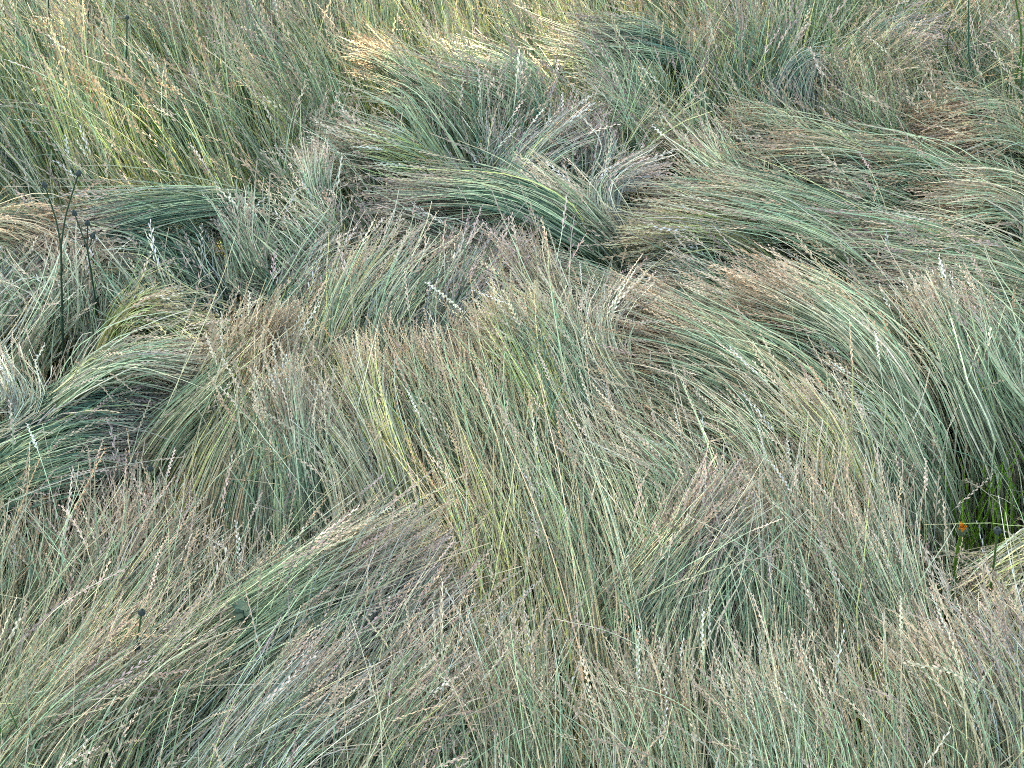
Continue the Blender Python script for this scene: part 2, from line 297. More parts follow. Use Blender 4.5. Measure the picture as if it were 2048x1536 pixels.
# ------------------------------------------------------------------ locks of wind-laid grass
# (points root -> tip in the photograph, width there, stems per unit, stem tints, seed head tints, heights or None, key of a tuft or None)
LOCKS = [
 # far left, arching sheaf and the brown crest
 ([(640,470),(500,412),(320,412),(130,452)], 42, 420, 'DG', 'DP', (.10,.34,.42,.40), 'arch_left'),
 ([(640,520),(520,450),(380,440),(230,470)], 40, 260, 'GD', 'TP', (.08,.28,.34,.32), None),
 ([(-190,600),(-70,480),(40,450),(140,498)], 40, 620, 'SS', 'OO', (.10,.34,.42,.36), 'brown_crest'),
 ([(-30,760),(-10,660),(50,550),(120,492)], 60, 360, 'GB', 'WP', (.06,.22,.34,.39), None),
 ([(60,800),(70,690),(95,580),(128,495)], 50, 300, 'GW', 'WT', (.06,.22,.34,.39), None),
 ([(190,800),(180,690),(160,580),(132,495)], 50, 300, 'GW', 'WT', (.06,.22,.34,.39), None),
 ([(470,680),(400,560),(300,490),(165,476)], 52, 420, 'GD', 'WY', (.06,.27,.36,.38), None),
 ([(330,760),(330,650),(290,560),(235,485)], 50, 260, 'GW', 'WT', (.06,.24,.34,.36), None),
 ([(450,740),(440,620),(400,540),(380,480)], 60, 260, 'GB', 'WP', (.06,.22,.30,.33), None),
 ([(560,660),(530,560),(490,460),(458,398)], 48, 340, 'GW', 'WW', (.06,.26,.36,.40), 'pale_peak'),
 ([(700,640),(650,540),(600,460),(535,405)], 52, 340, 'GW', 'WT', (.06,.24,.34,.36), None),
 ([(530,720),(560,620),(630,520),(700,470)], 60, 300, 'GB', 'PW', (.06,.22,.30,.33), None),
 ([(690,560),(655,450),(632,360),(624,292)], 26, 170, 'GW', 'WW', (.06,.26,.36,.38), 'pale_column'),
 ([(780,500),(760,370),(710,290),(640,262)], 40, 260, 'GW', 'TW', (.06,.24,.34,.37), None),
 ([(880,480),(850,360),(800,300),(700,268)], 44, 340, 'GY', 'TW', (.06,.24,.34,.36), None),
 # the green sheaf in the middle
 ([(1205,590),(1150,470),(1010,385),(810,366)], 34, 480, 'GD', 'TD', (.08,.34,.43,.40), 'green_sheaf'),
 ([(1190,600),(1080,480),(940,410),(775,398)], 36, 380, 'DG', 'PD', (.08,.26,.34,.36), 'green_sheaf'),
 ([(1080,640),(1000,530),(900,450),(795,408)], 44, 340, 'GW', 'WT', (.06,.24,.32,.34), None),
 ([(1120,660),(1060,560),(990,480),(900,430)], 46, 300, 'GW', 'WP', (.06,.24,.32,.35), None),
 # fan down-left of the centre
 ([(668,930),(655,790),(672,640),(745,510)], 44, 460, 'YG', 'WY', (.04,.17,.28,.35), 'yellow_fall'),
 ([(740,900),(730,740),(770,610),(860,500)], 70, 460, 'GW', 'WT', (.06,.22,.32,.36), None),
 ([(850,860),(840,720),(880,600),(960,490)], 70, 460, 'GB', 'PW', (.06,.22,.32,.37), None),
 ([(940,840),(935,700),(960,590),(1015,480)], 56, 360, 'GB', 'PP', (.06,.22,.32,.38), None),
 ([(640,800),(600,700),(600,610),(650,540)], 44, 220, 'DG', 'PW', (.06,.20,.29,.32), None),  # dark tints put the shadow beside the peak into the stem colour
 ([(1210,860),(1150,700),(1085,580),(1025,485)], 40, 340, 'SW', 'TP', (.06,.26,.36,.40), 'pink_ridge'),
 ([(1400,720),(1270,610),(1160,560),(1050,545)], 44, 320, 'GW', 'TT', (.06,.24,.32,.36), None),
 ([(1380,800),(1290,690),(1190,600),(1060,555)], 40, 300, 'GS', 'TP', (.06,.24,.32,.36), None),
 # twisted sheaf
 ([(1460,1080),(1310,850),(1225,730),(1208,640),(1255,568)], 34, 420, 'WW', 'WP', (.06,.27,.36,.40,.43), 'twisted_sheaf'),
 ([(1380,1060),(1270,870),(1190,740),(1120,640)], 44, 340, 'WG', 'WT', (.06,.24,.33,.36), None),
 # sweeping combs to the right of the centre
 ([(1800,1100),(1610,830),(1440,700),(1238,622)], 60, 560, 'GS', 'TO', (.06,.30,.38,.40), 'combed_sweep'),
 ([(1700,1120),(1540,890),(1400,760),(1240,690)], 56, 460, 'GS', 'OT', (.06,.26,.34,.36), None),
 ([(1560,1160),(1440,960),(1340,840),(1255,760)], 50, 380, 'SG', 'OT', (.06,.24,.32,.34), None),
 ([(1880,1060),(1800,800),(1680,650),(1480,548)], 64, 600, 'GW', 'TO', (.06,.30,.39,.40), 'tan_crest'),
 ([(1780,940),(1700,770),(1570,680),(1330,600)], 60, 460, 'GG', 'TW', (.06,.26,.33,.35), None),
 ([(1900,880),(1800,700),(1680,600),(1530,540)], 50, 360, 'GW', 'OT', (.06,.28,.36,.38), None),
 ([(1985,980),(1960,820),(1925,690),(1860,565)], 58, 520, 'WG', 'WT', (.06,.26,.37,.41), 'silver_fall'),
 ([(2100,960),(2040,800),(1985,670),(1890,575)], 50, 400, 'WG', 'PT', (.06,.26,.36,.40), None),
 ([(1860,1140),(1800,960),(1740,840),(1620,760)], 56, 420, 'WG', 'TW', (.06,.24,.32,.34), None),
 ([(1740,1260),(1720,1040),(1660,880),(1560,770)], 46, 420, 'WY', 'TW', (.06,.26,.35,.38), 'straw_comb'),
 ([(1630,1200),(1580,1010),(1510,880),(1400,790)], 60, 460, 'GW', 'WT', (.06,.24,.32,.35), None),
 ([(1500,1200),(1440,1040),(1370,930),(1280,850)], 60, 420, 'GW', 'WT', (.06,.24,.32,.34), None),
 # right, farther away
 ([(1890,680),(1740,500),(1590,415),(1395,368)], 54, 520, 'GG', 'OT', (.06,.28,.36,.38), None),
 ([(1620,660),(1510,510),(1400,462),(1262,452)], 38, 420, 'WY', 'WY', (.08,.27,.34,.36), 'bright_mound'),
 ([(1560,640),(1450,540),(1360,520),(1270,520)], 40, 260, 'GW', 'WT', (.06,.22,.28,.30), None),
 ([(1640,560),(1560,450),(1460,400),(1300,395)], 36, 320, 'GW', 'YT', (.06,.26,.33,.35), None),
 ([(1330,680),(1245,500),(1205,400),(1235,350),(1310,322)], 20, 240, 'BW', 'PB'.replace('B','W'), (.06,.27,.36,.39,.42), 'hooked_sheaf'),
 ([(1330,660),(1250,510),(1165,415),(1048,336)], 30, 300, 'GW', 'WT', (.06,.26,.35,.37), None),
 ([(1110,460),(1130,330),(1160,212)], 40, 260, 'BG', 'PP', (.06,.28,.38), None),
 ([(960,480),(1000,380),(1060,300),(1150,235)], 44, 300, 'BG', 'WP', (.06,.26,.34,.38), None),
 ([(1190,480),(1190,370),(1200,290),(1160,240)], 40, 220, 'BG', 'PW', (.06,.26,.34,.38), None),
 ([(1010,440),(1005,330),(1005,240)], 36, 200, 'BG', 'WW', (.06,.26,.36), None),
 ([(1680,600),(1620,470),(1550,410),(1440,350)], 44, 300, 'GG', 'TP', (.06,.24,.31,.33), None),
 ([(1620,520),(1560,420),(1490,350),(1400,320)], 40, 260, 'GG', 'TT', (.06,.24,.32,.34), None),
 ([(1520,720),(1470,620),(1400,570),(1310,540)], 44, 280, 'GG', 'TW', (.06,.22,.28,.30), None),
 ([(1920,520),(1830,430),(1740,380),(1620,350)], 44, 280, 'GG', 'TT', (.06,.24,.31,.33), None),
 # arcs along the top
 ([(960,420),(890,230),(810,135),(722,88)], 40, 420, 'GG', 'OO', (.06,.30,.40,.43), 'brown_arc'),
 ([(1010,400),(960,260),(890,170),(790,120)], 50, 320, 'GG', 'TO', (.06,.28,.38,.40), None),
 ([(1160,380),(1090,240),(1020,160),(900,112)], 46, 420, 'GG', 'TP', (.06,.28,.38,.41), None),
 ([(1330,360),(1270,220),(1220,120),(1105,78)], 44, 340, 'GG', 'TP', (.06,.30,.40,.42), None),
 ([(1450,330),(1385,150),(1300,82),(1150,64)], 50, 420, 'GD', 'PT', (.06,.30,.42,.43), 'mauve_arc'),
 ([(1480,330),(1430,180),(1390,60)], 34, 260, 'YG', 'TP', (.06,.28,.42), None),
 ([(1390,400),(1300,260),(1180,175)], 50, 280, 'GG', 'TP', (.06,.28,.38), None),
 ([(1540,500),(1450,340),(1380,275),(1318,258)], 34, 300, 'GY', 'TW', (.06,.26,.34,.37), None),
 ([(1680,600),(1530,430),(1440,330),(1380,262)], 36, 320, 'GW', 'PW', (.06,.26,.35,.37), None),
 ([(1700,480),(1620,340),(1550,258),(1470,232)], 38, 340, 'GG', 'TO', (.06,.28,.36,.38), None),
 ([(1900,520),(1780,350),(1670,292),(1520,278)], 40, 420, 'GS', 'TO', (.06,.28,.36,.38), None),
 ([(2040,560),(1940,400),(1840,320),(1700,300)], 46, 400, 'GG', 'TO', (.06,.28,.35,.36), None),
 ([(1560,360),(1575,210),(1620,130),(1690,150)], 40, 320, 'BD', 'WP', (.06,.28,.38,.36), 'blue_hump'),
 ([(1700,260),(1740,130),(1800,70),(1880,72)], 44, 300, 'BD', 'PP', (.06,.28,.38,.39), None),
 ([(1700,330),(1700,240),(1712,170)], 46, 200, 'BW', 'WP', (.06,.26,.36), None),
 ([(1800,340),(1790,260),(1760,180)], 50, 220, 'WG', 'WT', (.06,.26,.36), None),
 ([(1520,240),(1500,110),(1440,20)], 60, 300, 'YG', 'TP', (.06,.30,.42), None),
 ([(2160,420),(2060,265),(1970,212),(1850,232)], 34, 380, 'SG', 'OO', (.06,.30,.38,.38), 'rust_fan'),
 ([(2200,480),(2080,330),(1990,272),(1870,285)], 34, 340, 'SG', 'OO', (.06,.28,.36,.36), 'rust_fan'),
 ([(2200,560),(2080,405),(1990,350),(1860,350)], 34, 320, 'SG', 'OT', (.06,.26,.34,.34), None),
 ([(2200,660),(2080,470),(1990,405),(1865,400)], 36, 360, 'SG', 'OT', (.06,.28,.36,.36), None),
 ([(2060,740),(1940,560),(1820,480),(1640,455)], 44, 420, 'GG', 'PT', (.06,.26,.34,.35), None),
 ([(2200,760),(2080,590),(1950,520),(1780,500)], 50, 420, 'GS', 'PT', (.06,.26,.34,.35), None),
 ([(2140,860),(2030,690),(1900,590),(1740,560)], 50, 360, 'GW', 'PT', (.06,.24,.32,.34), None),
 # left foreground
 ([(20,960),(120,800),(250,712),(425,716)], 34, 460, 'WG', 'WT', (.08,.34,.42,.38), 'white_brush'),
 ([(60,960),(150,830),(260,745),(400,745)], 30, 260, 'SG', 'OT', (.08,.29,.36,.33), 'white_brush'),
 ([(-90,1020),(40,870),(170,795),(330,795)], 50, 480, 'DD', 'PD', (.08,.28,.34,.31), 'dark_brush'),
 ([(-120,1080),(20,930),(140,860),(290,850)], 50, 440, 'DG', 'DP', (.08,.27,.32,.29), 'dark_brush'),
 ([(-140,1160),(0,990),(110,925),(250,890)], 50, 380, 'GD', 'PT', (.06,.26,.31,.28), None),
 ([(10,940),(30,860),(30,780),(-30,700)], 36, 260, 'WB', 'WW', (.06,.28,.37,.39), None),
 ([(150,860),(220,680),(280,610),(350,598)], 36, 300, 'YY', 'YW', (.06,.26,.34,.35), 'yellow_brush'),
 ([(200,860),(270,700),(340,640),(420,680)], 34, 240, 'YG', 'YW', (.06,.24,.32,.33), None),
 ([(130,1160),(300,900),(430,760),(553,632)], 60, 620, 'SG', 'TT', (.06,.26,.38,.48), 'tan_slope'),
 ([(270,1260),(390,960),(480,790),(562,636)], 60, 560, 'SY', 'TO', (.06,.25,.37,.48), 'tan_slope'),
 ([(400,1300),(450,1010),(520,820),(566,645)], 50, 520, 'GS', 'TW', (.06,.24,.36,.47), 'tan_slope'),
 ([(560,1400),(548,1060),(556,880),(574,742)], 50, 560, 'WG', 'TW', (.05,.22,.36,.46), 'grey_peak'),
 ([(700,1400),(650,1080),(610,900),(577,748)], 46, 560, 'WG', 'WT', (.05,.22,.36,.46), 'grey_peak'),
 ([(830,1340),(755,1080),(685,905),(584,762)], 50, 480, 'WS', 'TW', (.06,.24,.35,.42), 'grey_peak'),
 ([(870,1220),(810,980),(745,810),(712,690)], 34, 380, 'YW', 'YT', (.06,.28,.37,.39), 'yellow_plume'),
 ([(950,1220),(890,960),(830,790),(800,680)], 56, 420, 'SG', 'TO', (.06,.24,.33,.35), None),
 ([(1020,1260),(960,980),(905,800),(880,680)], 56, 460, 'GS', 'TT', (.06,.25,.34,.37), None),
 ([(1090,1260),(1040,980),(985,800),(945,660)], 50, 420, 'SG', 'OT', (.06,.26,.35,.38), None),
 ([(1180,1180),(1110,900),(1045,730),(990,602)], 50, 560, 'YG', 'YT', (.06,.28,.38,.42), 'golden_crest'),
 ([(1260,1120),(1180,860),(1105,700),(1005,600)], 50, 460, 'GW', 'WY', (.06,.28,.38,.42), 'golden_crest'),
 ([(1310,1020),(1235,830),(1150,680),(1060,590)], 46, 400, 'GW', 'WT', (.06,.26,.35,.38), None),
 ([(1480,1760),(1420,1300),(1300,980),(1165,770)], 90, 620, 'WG', 'WT', (.04,.18,.28,.33), None),
 ([(1320,1800),(1300,1340),(1220,1040),(1110,800)], 100, 640, 'GW', 'WT', (.04,.16,.26,.31), None),
 ([(1170,1800),(1150,1360),(1095,1060),(1010,800)], 100, 640, 'GS', 'TW', (.04,.16,.26,.31), None),
 ([(1020,1800),(1015,1360),(965,1080),(880,830)], 100, 600, 'YS', 'TO', (.04,.16,.26,.31), None),
 ([(860,1800),(880,1380),(850,1110),(760,880)], 100, 560, 'SG', 'TW', (.04,.15,.25,.30), None),
 ([(60,1600),(130,1350),(220,1180),(330,1020)], 90, 560, 'GS', 'TP', (.04,.15,.25,.30), None),
 ([(400,1660),(410,1440),(440,1250),(470,1070)], 100, 560, 'GS', 'WT', (.04,.14,.22,.27), None),
 ([(650,1660),(650,1440),(640,1260),(620,1090)], 100, 520, 'GW', 'WT', (.04,.14,.22,.27), None),
 ([(-40,1500),(20,1250),(50,1090),(60,960)], 80, 420, 'GS', 'TO', (.04,.15,.25,.30), None),
 ([(250,1500),(270,1280),(260,1120),(230,980)], 80, 420, 'SG', 'TP', (.04,.15,.26,.31), None),
 # bottom combs
 ([(-20,1860),(290,1430),(560,1205),(815,1058)], 70, 760, 'GG', 'PT', (.02,.17,.28,.37), 'front_comb'),
 ([(160,1900),(450,1440),(650,1240),(830,1095)], 70, 560, 'GB', 'DP', (.02,.17,.28,.36), 'front_comb'),
 ([(400,1900),(600,1500),(740,1300),(880,1110)], 80, 560, 'GB', 'PT', (.02,.17,.28,.37), None),
 ([(40,1860),(170,1560),(270,1360),(400,1205)], 80, 420, 'GS', 'TP', (.02,.17,.27,.33), None),
 ([(-160,1800),(0,1560),(110,1400),(260,1260)], 80, 460, 'GS', 'TP', (.02,.17,.27,.33), None),
 ([(300,1900),(450,1630),(560,1470),(700,1330)], 80, 460, 'GB', 'TP', (.02,.17,.27,.34), None),
 ([(1030,1640),(1200,1320),(1330,1120),(1450,962)], 56, 480, 'GS', 'PT', (.02,.18,.30,.38), 'purple_plume'),
 ([(1210,1700),(1290,1370),(1370,1150),(1440,985)], 60, 420, 'GW', 'PP', (.02,.18,.29,.37), 'purple_plume'),
 ([(1620,1600),(1605,1300),(1595,1100),(1560,930)], 100, 560, 'WG', 'TW', (.02,.16,.27,.36), None),
 ([(1780,1620),(1730,1330),(1660,1110),(1590,950)], 90, 480, 'WS', 'TT', (.02,.16,.27,.35), None),
 ([(1480,1640),(1500,1350),(1500,1120),(1480,960)], 90, 480, 'GW', 'PT', (.02,.16,.27,.35), None),
 ([(1850,1640),(1810,1370),(1750,1180),(1680,1010)], 90, 460, 'WG', 'TW', (.02,.16,.26,.34), None),
 ([(2220,1060),(2120,1110),(2030,1150),(1940,1215)], 50, 330, 'WY', 'WT', (.06,.22,.24,.22), 'corner_fan'),
 ([(2120,1800),(2070,1520),(2015,1330),(1950,1190)], 80, 400, 'SB', 'PT', (.02,.18,.30,.36), None),
 ([(1990,1900),(1960,1600),(1920,1400),(1850,1230)], 80, 380, 'GS', 'TW', (.02,.18,.29,.35), None),
 ([(1060,1960),(1050,1660),(1025,1430),(980,1240)], 90, 300, 'SG', 'TW', (.02,.17,.27,.34), None),
 ([(900,1960),(880,1640),(880,1430),(900,1240)], 90, 300, 'GS', 'TW', (.02,.17,.27,.34), None),
 ([(600,1960),(700,1640),(800,1440),(900,1310)], 80, 400, 'GS', 'TP', (.02,.18,.28,.34), None),
 ([(1300,1960),(1310,1660),(1290,1450),(1240,1290)], 90, 300, 'GS', 'TW', (.02,.17,.27,.34), None),
 ([(1540,1960),(1545,1660),(1520,1460),(1470,1300)], 90, 320, 'GW', 'TW', (.02,.17,.27,.34), None),
 ([(1750,1960),(1745,1680),(1715,1480),(1650,1310)], 90, 320, 'SG', 'TW', (.02,.17,.27,.34), None),
]
TUFTS = {
 'arch_left': ('green sheaf of grass arching leftwards behind the brown crest at the left edge', 'dark green'),
 'brown_crest': ('rusty brown crest of bent seed heads at the left edge of the meadow', ''),
 'pale_peak': ('pale pointed tuft rising just right of the long arched green sheaf', ''),
 'pale_column': ('narrow upright pale tuft standing left of the tan drooping heads', ''),
 'green_sheaf': ('dark green sheaf arching over the hollow in the middle of the meadow', ''),
 'yellow_fall': ('bright yellow green fall of stems right of the tan slope', ''),
 'pink_ridge': ('pinkish ridge of pale heads running down from the purple crest at centre', ''),
 'twisted_sheaf': ('narrow twisted sheaf of whitish stems with an s-shaped waist', ''),
 'combed_sweep': ('long combed sweep with brown heads starting beside the twisted whitish sheaf', ''),
 'tan_crest': ('large wave of grass with orange tan crest on the right side', ''),
 'silver_fall': ('silvery upright fall of stems near the right edge', ''),
 'straw_comb': ('straw coloured comb of heads below the large orange tan wave', ''),
 'bright_mound': ('small bright mound of nearly white stems beside the green hollow', ''),
 'hooked_sheaf': ('thin bluish sheaf whose tip hooks sharply to the right', ''),
 'brown_arc': ('arc of grass with dark brown heads below the sunlit patch', ''),
 'mauve_arc': ('broad arc of mauve seed heads at the top of the meadow', ''),
 'blue_hump': ('bluish hump of grass bent over to the right near the feathery weed', ''),
 'rust_fan': ('fan of rust coloured heads lying flat at the right edge', ''),
 'white_brush': ('long brush of whitish green stems bent rightwards over the dark lock', ''),
 'dark_brush': ('dark blue green lock lying flat under the long whitish brush', ''),
 'yellow_brush': ('short yellowish brush of stems bent right above the long whitish brush', ''),
 'tan_slope': ('wide tan slope of grass climbing to a peak left of centre', ''),
 'yellow_plume': ('slim yellow plume of grass rising between green stems left of centre', ''),
 'golden_crest': ('golden crest of arching heads in the centre of the meadow', ''),
 'grey_peak': ('whitish grey cone of stems falling from a point below the tan slope peak', ''),
 'front_comb': ('wide green comb of grass sweeping up from the lower left corner', ''),
 'purple_plume': ('leaning plume of purple grey seed heads in the lower right half', ''),
 'corner_fan': ('pale fan of stems under the dark gap at the right edge', ''),
}
mass_stem, mass_head = Soup(), Soup()
tuft_soups = {}
flow = []                                             # (x, y, dx, dy) of every lock, for the grass between them
for pts, width, count, sk, hk, hs, key in LOCKS:
    G = np.array([at(x, y, h) for (x, y), h in zip(pts, hs)])
    dist = np.linalg.norm(G[2] - np.array([0, 0, EYE]))
    wm = width * (1.0 if key else 1.45) * dist / F_PX                          # half width in metres
    N = int(count * (1.0 if key else 0.85)); K = 11
    for t in (0.35, 0.6, 0.85):
        a, b = spline(G, np.array([t])), spline(G, np.array([t + 0.05])); d = (b - a)[0]
        flow.append((a[0, 0], a[0, 1], d[0], d[1], t))
    # some stems lie a little off the lock and reach different lengths
    t0 = rng.uniform(-0.02, 0.40 if pts[0][1] > 1650 else 0.28, N); t1 = np.where(rng.random(N) < (0.75 if key else 0.30), rng.normal(0.93, 0.07, N), rng.uniform(0.48, 1.12, N)); t1 = np.clip(t1, 0.45, 1.13)
    tt = t0[:, None] + (t1 - t0)[:, None] * np.linspace(0, 1, K - 1)[None, :]
    C = spline(G, tt)                                 # N,K-1,3
    Tn = norm(np.gradient(C, axis=1))
    side = norm(np.cross(Tn, np.array([0, 0, 1.0])))
    upv = norm(np.cross(side, Tn))
    g = rng.normal(0, 0.55, (N, 2)); g = np.where(np.abs(g) > 1.6, g * 0.5, g)
    # sub-bundles inside the lock
    nb = max(3, N // 40); bc = rng.normal(0, 0.55, (nb, 2)); bi = rng.integers(0, nb, N)
    use = rng.random(N) < 0.6
    g[use] = bc[bi[use]] + rng.normal(0, 0.13, (use.sum(), 2))
    s = np.linspace(0, 1, K - 1)[None, :]
    prof = (1.45 - 1.15 * s) if key in ('grey_peak', 'tan_slope', 'purple_plume', 'pale_peak', 'twisted_sheaf') else 1.25 - 0.75 * s + 0.35 * s ** 3
    swirl = rng.normal(0, 0.25 if key in ('grey_peak', 'tan_slope') else 0.45, (N, 1)) * (s ** 2)
    wild = np.where(rng.random(N) < (0.12 if key else 0.34), rng.normal(0, 0.05, N), 0.0)[:, None]
    offs = (g[:, :1] * prof + swirl)[..., None] * side * wm + (g[:, 1:] * prof * 0.5)[..., None] * upv * wm + (wild * s ** 1.3)[..., None] * side + (np.abs(wild) * rng.uniform(-0.5, 0.9, (N, 1)) * s ** 1.2)[..., None] * upv
    C = C + offs
    # droop and stray of the tips
    C[..., 2] -= (s ** 3) * rng.uniform(-0.012, 0.05, (N, 1))
    C += (s ** 2.5)[..., None] * rng.normal(0, 0.014, (N, 1, 3))
    C += np.cumsum(rng.normal(0, 0.0017, C.shape), axis=1)
    kink = rng.uniform(0.35, 0.9, (N, 1)); C += (np.clip(s - kink, 0, 1) * (rng.random((N, 1)) < 0.25))[..., None] * rng.normal(0, 0.10, (N, 1, 3))
    # each stem starts on the ground below and a little behind its first point
    back = -norm(C[:, 1] - C[:, 0]); root = C[:, 0] + back * 0.10; root[:, 2] = -0.01
    C[..., 2] = np.maximum(C[..., 2], 0.015)
    P = np.concatenate([root[:, None, :], C], 1)
    rad = rng.uniform(0.00062, 0.00112, N)
    if key is None: ss, hh = mass_stem, mass_head
    else: ss, hh, _ = tuft_soups.setdefault(key, (Soup(), Soup(), G[0]))
    M = 16 if dist < 2.4 else 9
    strands(ss, hh, P, rad, tints(STEM, sk, N), tints(HEAD, hk, N), rng.uniform(0.06, 0.125, N), M, 1.15, 0.95 if key and 'O' in hk else 0.55)

# ------------------------------------------------------------------ the grass between the locks
flow = np.array(flow)
def flow_at(x, y):
    w = np.exp(-((x[:, None] - flow[None, :, 0]) ** 2 + (y[:, None] - flow[None, :, 1]) ** 2) / (2 * 0.13 ** 2)) * flow[None, :, 4] + 1e-6
    fx = (w * flow[:, 2]).sum(1) / w.sum(1); fy = (w * flow[:, 3]).sum(1) / w.sum(1)
    a = norm(np.stack([fx, fy], 1))
    weight = np.clip(w.sum(1) / 0.4, 0, 1)[:, None]
    far = norm(np.stack([np.full_like(x, -0.75), 0.6 + 0 * x], 1))
    return norm(a * weight + far * (1 - weight) + 1e-6)
HOLES = [(1970, 1060, 125), (1190, 530, 26), (120, 985, 30), (225, 850, 20), (1710, 180, 14), (1840, 215, 20), (700, 430, 16), (1080, 1360, 26), (1480, 1500, 24)]
def fill(n, x0, x1, y0, y1, lo, hi, lean, sk, hk, heads, rfac=1.0, cell=0.014, cvar=1.0):
    x = rng.uniform(x0, x1, n); y = rng.uniform(y0, y1, n)
    zt = np.full(n, 0.12)
    px, py = pix(np.stack([x, y, zt], 1))
    keep = np.ones(n, bool)
    for hx, hy, hr in HOLES:
        keep &= ((px - hx) ** 2 + ((py - hy) * 1.3) ** 2 > hr ** 2) | (rng.random(n) < 0.12)
    x, y = x[keep], y[keep]; n = len(x)
    # small tussocks: every stem belongs to the nearest of many centres
    nc = int((x1 - x0) * (y1 - y0) / cell)
    cx, cy = rng.uniform(x0, x1, nc), rng.uniform(y0, y1, nc)
    idx = np.empty(n, int)
    for i in range(0, n, 4000):
        idx[i:i + 4000] = np.argmin((x[i:i + 4000, None] - cx) ** 2 + (y[i:i + 4000, None] - cy) ** 2, 1)
    pull = rng.uniform(0.15, 0.6, n); x = x + (cx[idx] - x) * pull; y = y + (cy[idx] - y) * pull
    c_ang = rng.normal(0, 0.35 * cvar, nc)[idx]; c_len = rng.uniform(0.85, 1.15, nc)[idx]; c_lean = rng.normal(0, 9 * cvar, nc)[idx]
    d = flow_at(x, y)
    ang = np.arctan2(d[:, 1], d[:, 0]) + c_ang + rng.normal(0, 0.28, n)
    L = rng.uniform(lo, hi, n) * c_len
    K = 9; s = np.linspace(0, 1, K)
    th_end = np.radians(np.clip(lean + c_lean + rng.normal(0, 14, n), 5, 125)); th0 = np.radians(np.abs(rng.normal(6, 6, n)))
    pw = rng.uniform(0.9, 1.8, n)
    th = th0[:, None] + (th_end - th0)[:, None] * s[None, :] ** pw[:, None]
    az = ang[:, None] + rng.normal(0, 0.25, n)[:, None] * s[None, :]
    step = (L / (K - 1))[:, None, None]
    D = np.stack([np.sin(th) * np.cos(az), np.sin(th) * np.sin(az), np.cos(th)], -1) * step
    P = np.concatenate([np.zeros((n, 1, 3)), np.cumsum(D[:, :-1], 1)], 1)
    P += np.stack([x, y, np.full(n, -0.01)], 1)[:, None, :]
    P[:, 1:] += np.cumsum(rng.normal(0, 0.0014, P[:, 1:].shape), 1)
    P[..., 2] = np.maximum(P[..., 2], -0.01)
    ct = rng.integers(0, len(sk), nc)[idx]
    st = np.empty((n, 3)); ht = np.empty((n, 3))
    for j in range(len(sk)):
        m = ct == j
        if m.sum(): st[m] = tints(STEM, sk[j], m.sum()); ht[m] = tints(HEAD, hk[j], m.sum())
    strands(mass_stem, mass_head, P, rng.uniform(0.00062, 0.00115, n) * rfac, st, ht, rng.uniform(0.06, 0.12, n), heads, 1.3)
# far part: upright and half bent; middle and near: lying low beneath the locks; and a loose border outside the picture
fill(11000, -2.1, 2.1, 2.75, 4.6, 0.40, 0.58, 56, ['G', 'GD', 'GY', 'G', 'GY'], ['T', 'PT', 'T', 'P', 'O'], 8, 1.0, 0.035, 1.6)
fill(5000, -2.1, 2.1, 2.75, 4.6, 0.22, 0.38, 40, ['GD', 'D', 'GY'], ['T', 'P', 'O'], 0, 1.1, 0.035)
fill(5200, -1.5, 1.5, 0.55, 2.9, 0.28, 0.40, 60, ['GS', 'G', 'GW', 'S'], ['T', 'P', 'W', 'T'], 8, 1.0)
fill(6000, -1.5, 1.5, 0.55, 2.9, 0.16, 0.32, 34, ['DG', 'D', 'SY', 'DS'], ['T', 'P', 'W', 'T'], 0, 1.1)  # darker under-foliage tints, also painting deeper shade into the gaps
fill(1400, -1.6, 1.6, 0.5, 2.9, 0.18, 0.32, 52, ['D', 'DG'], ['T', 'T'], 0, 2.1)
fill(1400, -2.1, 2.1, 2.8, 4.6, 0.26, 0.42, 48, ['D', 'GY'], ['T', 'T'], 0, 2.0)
fill(4000, -2.6, 2.6, 4.5, 6.0, 0.36, 0.55, 55, ['G', 'Y'], ['T', 'P'], 0, 1.2)
fill(2400, -2.6, -1.4, 0.2, 2.8, 0.36, 0.5, 60, ['G', 'S'], ['T', 'P'], 0, 1.2)
fill(2400, 1.4, 2.6, 0.2, 2.8, 0.36, 0.5, 60, ['G', 'S'], ['T', 'P'], 0, 1.2)
fill(1500, -1.3, 1.0, 3.3, 4.6, 0.40, 0.55, 40, ['YG', 'Y'], ['YT', 'T'], 8, 1.0, 0.03, 1.3)  # fresh yellow-green stems, tinted to strengthen the sunlit band along the top
# single stems standing above the combed grass
fill(350, -1.5, 1.5, 0.5, 2.9, 0.40, 0.52, 62, ['W', 'G', 'S'], ['T', 'W', 'P'], 14, 1.0)
fill(700, -1.9, 1.9, 2.8, 4.4, 0.48, 0.62, 56, ['G', 'G', 'S'], ['T', 'T', 'P'], 10, 1.0)

g_root = bpy.data.objects.new('grass', None); COL.objects.link(g_root)
tag(g_root, 'tangled pale green meadow grass filling all the ground between the tufts', 'grass', kind='stuff')
tag(mass_stem.build('stems', MAT_STEM, g_root), kind='stuff')
tag(mass_head.build('seed_heads', MAT_HEAD, g_root), kind='stuff')
for key, (ss, hh, org) in tuft_soups.items():
    org = np.array([org[0], org[1], 0.0])
    e = bpy.data.objects.new('grass_tuft', None); COL.objects.link(e); e.location = org
    tag(e, TUFTS[key][0], 'grass tuft', 'tufts of wind-laid grass')
    tag(ss.build('stems', MAT_STEM, e, org), kind='stuff')
    tag(hh.build('seed_heads', MAT_HEAD, e, org), kind='stuff')

